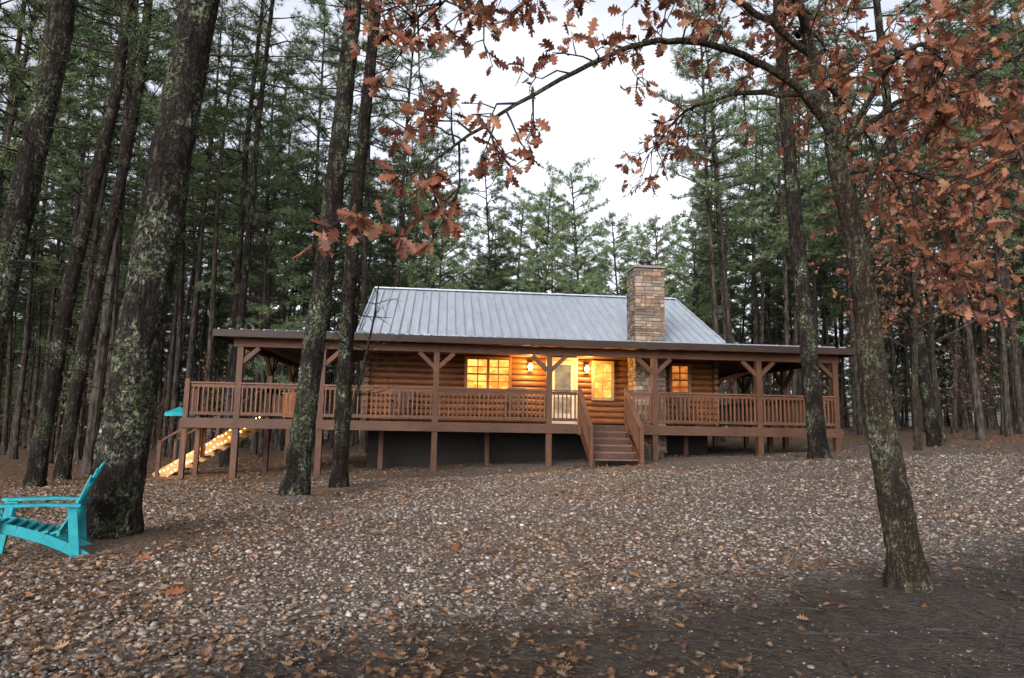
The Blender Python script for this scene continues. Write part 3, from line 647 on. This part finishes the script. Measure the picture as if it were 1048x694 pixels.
# chimney
ch=MB();cx0,cx1,cy0,cy1=13.28,14.26,1.35,2.28;CT=6.5
box(ch,cx0+.06,cx1-.06,cy0+.06,cy1-.06,hg(13.8,1.8)-.2,CT,(.08,.07,.06))
sp=np.array([(.27,.195,.135),(.20,.140,.10),(.31,.24,.18),(.15,.115,.09),(.24,.155,.10),(.20,.18,.155)])*.9
z=0.55
while z<CT-.02:
    h=random.choice((.07,.09,.12,.15));h=min(h,CT+.02-z)
    for (a0,a1,ax,fixed,sg) in ((cx0,cx1,0,cy0,-1),(cx0,cx1,0,cy1,1),(cy0,cy1,1,cx0,-1),(cy0,cy1,1,cx1,1)):
        u=a0
        while u<a1-.02:
            wd=random.uniform(.12,.38);e2=min(a1,u+wd)
            if a1-e2<.08:e2=a1
            pr=random.uniform(-.005,.03);col=sp[random.randrange(6)]*random.uniform(.6,1.15)
            lo,hi=(fixed-pr,fixed+.08) if sg<0 else (fixed-.08,fixed+pr)
            g=.007
            if ax==0: box(ch,u+g,e2-g,lo,hi,z+g,z+h-g,col)
            else: box(ch,lo+.0013,hi-.0011,u+g+.002,e2-g-.002,z+g+.0007,z+h-g-.0007,col)
            u=e2
    z+=h
box(ch,cx0-.04,cx1+.04,cy0-.04,cy1+.04,CT+.03,CT+.10,(.2,.17,.14))
ch.build('stone_chimney',[M_stone],cabin)
cp=MB();cmx=(cx0+cx1)/2;cyl(cp,(cmx,1.81,CT+.10),(cmx,1.81,CT+.26),.15,14);cyl(cp,(cmx,1.81,CT+.29),(cmx,1.81,CT+.37),.2,14)
for a in range(4): cyl(cp,(cmx+.12*math.cos(a*1.57),1.81+.12*math.sin(a*1.57),CT+.25),(cmx+.12*math.cos(a*1.57),1.81+.12*math.sin(a*1.57),CT+.30),.012,6)
M_dark=m_plain('dark_metal',(.03,.03,.032),.45,.6);cp.build('chimney_cap',[M_dark],cabin)
fr=MB();pn=MB();pd=MB();yw=HY0-.075
def window(xc,w,z0,z1,cols,rows,pane,trim=(.22,.10,.045)):
    x0,x1=xc-w/2,xc+w/2
    box(pane,x0,x1,yw-.010,yw-.004,z0,z1)
    for a,b,c,d in ((x0-.1,x0,z0-.1,z1+.1),(x1,x1+.1,z0-.1,z1+.1)): box(fr,a,b,yw-.06,yw+.05,c,d,trim)
    box(fr,x0+.001,x1-.001,yw-.058,yw+.05,z1,z1+.1,trim);box(fr,x0+.001,x1-.001,yw-.07,yw+.05,z0-.1,z0,trim)
    for i in range(1,cols): 
        x=x0+(x1-x0)*i/cols;t=.018 if not(cols==4 and i==2) else .045;box(fr,x-t,x+t,yw-.035,yw-.011,z0,z1,trim)
    for i in range(1,rows):
        z=z0+(z1-z0)*i/rows;t=.015 if i!=rows/2 else .028;box(fr,x0,x1,yw-.033,yw-.0115,z-t,z+t,trim)
window(8.61,1.34,2.5,3.44,4,4,pn)
window(12.41,.55,2.3,3.4,2,4,pn,(.30,.17,.08))
window(15.04,.55,2.46,3.4,2,4,pd)
dx0,dx1=10.68,11.46
for a,b,c,d in ((dx0-.1,dx0,DZ,3.48),(dx1,dx1+.1,DZ,3.48)): box(fr,a,b,yw-.06,yw+.05,c,d,(.45,.36,.24))
box(fr,dx0-.1,dx1+.1,yw-.062,yw+.05,3.481,3.58,(.45,.36,.24))
DC=(.5,.44,.34)
dr=MB();box(dr,dx0+.002,dx0+.12,yw-.045,yw,DZ+.02,3.47,DC);box(dr,dx1-.12,dx1-.002,yw-.045,yw,DZ+.02,3.47,DC)
box(dr,dx0+.12,dx1-.12,yw-.045,yw,3.34,3.47,DC);box(dr,dx0+.12,dx1-.12,yw-.045,yw,DZ+.02,DZ+.35,DC);box(dr,dx0+.12,dx1-.12,yw-.043,yw,2.28,2.36,DC)
M_paint=m_wood('door_paint',(1,1,1),.4,.85,1.05,.05);dr.build('front_door',[M_paint],cabin)
dg=MB();box(dg,dx0+.121,dx1-.121,yw-.02,yw-.01,DZ+.351,3.339);dg.build('door_glass',[m_emit('door_glass_glow',(.75,.50,.24),.85,(.33,.27,.18),2.5)],cabin)
fr.build('window_frames',[M_woodz],cabin)
pn.build('window_panes',[m_emit('window_glow',(1,.50,.10),2.1,(1,.22,.025),3)],cabin)
pd.build('window_panes_dim',[m_emit('window_glow_dim',(.9,.30,.06),.9,(.45,.11,.02),4)],cabin)
ln=MB();lb=MB()
for x,z in ((9.98,3.24),(11.85,3.22)):
    box(ln,x-.05,x+.05,yw-.02,yw+.02,z-.1,z+.12);box(ln,x-.07,x+.07,yw-.21,yw-.07,z+.10,z+.13);box(ln,x-.06,x+.06,yw-.2,yw-.08,z-.13,z-.115);box(ln,x-.01,x+.01,yw-.13,yw-.015,z+.131,z+.15)
    for a in (-.058,.048):
        for b in (-.2,-.09): box(ln,x+a,x+a+.01,yw+b,yw+b+.01,z-.115,z+.10)
    bulb(lb,(x,yw-.14,z),.085)
    p=bpy.data.lights.new('lantern_light','POINT');p.energy=210;p.color=(1,.56,.16);p.shadow_soft_size=.07;addobj('lantern_light',p,cabin,(x,yw-.40,z-.02))
ln.build('porch_lanterns',[M_dark],cabin);lb.build('lantern_bulbs',[m_emit('lantern_glow',(1,.75,.34),20)],cabin)

# ------------------------------------------------------------------ porch things
def lw(lx,ly,z):
    c,s=math.cos(RA),math.sin(RA);return (-9.1+lx*c-ly*s,18.6+lx*s+ly*c,z)
def rocking_chair(lx,ly,rz):
    e=empty('rocking_chair',lw(lx,ly,DZ),rz);m=MB();c=(.06,.035,.025)
    for y in (-.27,.27):
        P=[(.42*math.sin(a),y,.03+.9*(1-math.cos(a))*.35) for a in np.linspace(-1.2,1.2,9)];tube(m,P,[.02]*9,6,c)
        beam(m,(.25,y,.06),(.25,y,.62),.04,.04,c);beam(m,(-.22,y,.06),(-.42,y,1.1),.04,.04,c);beam(m,(-.3,y,.63),(.33,y,.65),.08,.025,c)
    for i in range(7): box(m,-.22+i*.07,-.22+i*.07+.06,-.26,.26,.40,.42,c)
    for i in range(6): beam(m,(-.25,-.22+i*.088,.42),(-.42,-.22+i*.088,1.05),.05,.018,c,up=(1,0,0))
    beam(m,(-.425,-.3,1.07),(-.425,.3,1.07),.03,.1,c)
    m.build('frame',[M_woodx],e)
rocking_chair(5.9,1.3,-1.5);rocking_chair(9.4,1.35,-1.7);rocking_chair(14.9,1.4,-1.5)
def grill():
    e=empty('barbecue_grill',lw(1.3,.75,DZ),.2);m=MB()
    th=np.linspace(0,math.pi,9);V=[(x,.26*math.cos(a),.86+.26*math.sin(a)) for x in (-.35,.35) for a in th]
    m.add(V,[[k,k+9,k+10,k+1] for k in range(8)]);m.add(V[:9],[list(range(9))]);m.add(V[9:],[list(range(8,-1,-1))])
    box(m,-.35,.35,-.26,.26,.66,.855);box(m,-.62,-.36,-.22,.22,.80,.83);box(m,.36,.62,-.22,.22,.80,.83);box(m,-.3,.3,-.22,.22,.15,.18);beam(m,(-.26,-.3,.96),(.26,-.3,.96),.02,.02);beam(m,(.15,0,1.1),(.15,0,1.25),.05,.05)
    for x in (-.32,.32):
        for y in (-.22,.22): beam(m,(x,y,0),(x,y,.66),.04,.04)
    m.build('body',[M_dark],e)
grill()
def hot_box():
    e=empty('storage_bench',lw(3.0,1.5,DZ));m=MB()
    box(m,-.55,.55,-.3,.3,.05,.75,(.40,.14,.045))
    for i in range(9): box(m,-.54+i*.122,-.54+i*.122+.105,-.318,-.302,.06,.74,jit((.46,.16,.05)))
    box(m,-.6,.6,-.34,.34,.752,.80,(.36,.13,.045))
    for x in (-.5,.5): box(m,x-.04,x+.04,-.26,.26,0,.05,(.2,.1,.05))
    m.build('body',[M_woodx],e)
hot_box()
def patio_umbrella():
    x,y=-10.15,20.6;g=float(gz(x,y));e=empty('patio_umbrella',(x,y,g));m=MB();cyl(m,(0,0,0),(0,0,2.0),.025,8);cyl(m,(0,0,0),(0,0,.08),.25,14);m.build('pole',[M_dark],e)
    u=MB();n=8;V=[(0,0,2.05)]+[(.42*math.cos(a),.42*math.sin(a),1.86) for a in np.linspace(0,2*math.pi,n,endpoint=False)]+[(.43*math.cos(a),.43*math.sin(a),1.76) for a in np.linspace(0,2*math.pi,n,endpoint=False)]
    u.add(V,[[0,1+i,1+(i+1)%n] for i in range(n)]);u.add(V,[[1+i,1+n+i,1+n+(i+1)%n,1+(i+1)%n] for i in range(n)])
    u.build('canopy',[m_plain('teal_canvas',(.01,.24,.27),.8)],e)
patio_umbrella()

# ------------------------------------------------------------------ adirondack chair
def adirondack(x,y,rz,sc=1.):
    e=empty('adirondack_chair',(x,y,float(gz(x,y))+.01),rz);e.scale=(sc,sc,sc);m=MB()
    for s in (-1,1):
        beam(m,(.40,s*.30,0),(.31,s*.30,.56),.035,.10,up=(1,0,0));beam(m,(.365,s*.285,.0),(.30,s*.285,.54),.05,.03,up=(1,0,0))
        pts=[(.36,.36),(.15,.31),(-.1,.22),(-.3,.12),(-.50,.0)]
        for a,b in zip(pts[:-1],pts[1:]): beam(m,(a[0],s*.25,a[1]),(b[0],s*.25,b[1]),.035,.105)
        beam(m,(-.40,s*.28,0),(-.33,s*.29,.57),.03,.09,up=(1,0,0))
        V=[(-.42,.04),(-.42,-.035),(-.1,-.06),(.2,-.075),(.36,-.07),(.41,-.04),(.425,0),(.41,.04),(.36,.065),(.2,.065),(-.1,.05)]
        n=len(V);top=[(a,s*.335+b,.595-.02*(a<-.3)) for a,b in V];bot=[(a,b,c-.03) for a,b,c in top]
        m.add(top+bot,[list(range(n-1,-1,-1))]);m.add(top+bot,[list(range(n,2*n))]);m.add(top+bot,[[i,(i+1)%n,n+(i+1)%n,n+i] for i in range(n)])
        beam(m,(.28,s*.32,.44),(.38,s*.34,.565),.03,.05)
    for i in range(7):
        t=i/6;xx=.36-.55*t;zz=.405-.13*t-.025*math.sin(t*3.14)+(-.03 if i==0 else 0);beam(m,(xx,-.262,zz),(xx,.262,zz),.075,.022,up=(.22,0,1))
    beam(m,(.375,-.262,.33),(.375,.262,.33),.02,.10)
    for i in range(7):
        f=(i-3)/3;top=.98-.13*f*f
        n=6;P=[]
        L_=top-.24
        for j in range(n):
            t=j/(n-1);P.append((-.20-.33*t*L_/.74-.02*math.sin(t*3.14)-.025*(1-f*f)*t,f*(.185+.075*t),.24+L_*t))
        for a,b in zip(P[:-1],P[1:]): beam(m,a,b,.062,.02,up=(1,0,.4))
        a=P[-1];m.add([(a[0]-.01,a[1]-.031,a[2]),(a[0]-.01,a[1]+.031,a[2]),(a[0]-.018,a[1]+.018,a[2]+.025),(a[0]-.018,a[1]-.018,a[2]+.025),(a[0]+.01,a[1]-.031,a[2]),(a[0]+.01,a[1]+.031,a[2]),(a[0]+.0,a[1]+.018,a[2]+.025),(a[0]+.0,a[1]-.018,a[2]+.025)],BF)
    beam(m,(-.38,-.33,.545),(-.38,.33,.545),.03,.07);beam(m,(-.47,-.26,.82),(-.47,.26,.82),.022,.05);beam(m,(-.225,-.26,.27),(-.225,.26,.27),.03,.06)
    o=m.build('body',[m_plain('teal_resin',(.008,.22,.255),.42,0,8,.25,.03)],e)
    b=o.modifiers.new('bev','BEVEL');b.width=.005;b.segments=2;b.limit_method='ANGLE'
adirondack(-4.60,6.72,rad(205),.90)

# ------------------------------------------------------------------ camera
cd=bpy.data.cameras.new('camera');cd.sensor_width=36;cd.lens=23.46;cd.clip_end=2000;cd.clip_start=.05
cam=addobj('camera',cd,None,(0,0,1.35))
cam.rotation_euler=(Matrix.Rotation(rad(97.34),3,'X')@Matrix.Rotation(rad(1.0),3,'Z')).to_euler()
scene.camera=cam
scene.view_settings.view_transform='Standard';scene.view_settings.look='None';scene.view_settings.exposure=0
print('forest',len(pts))
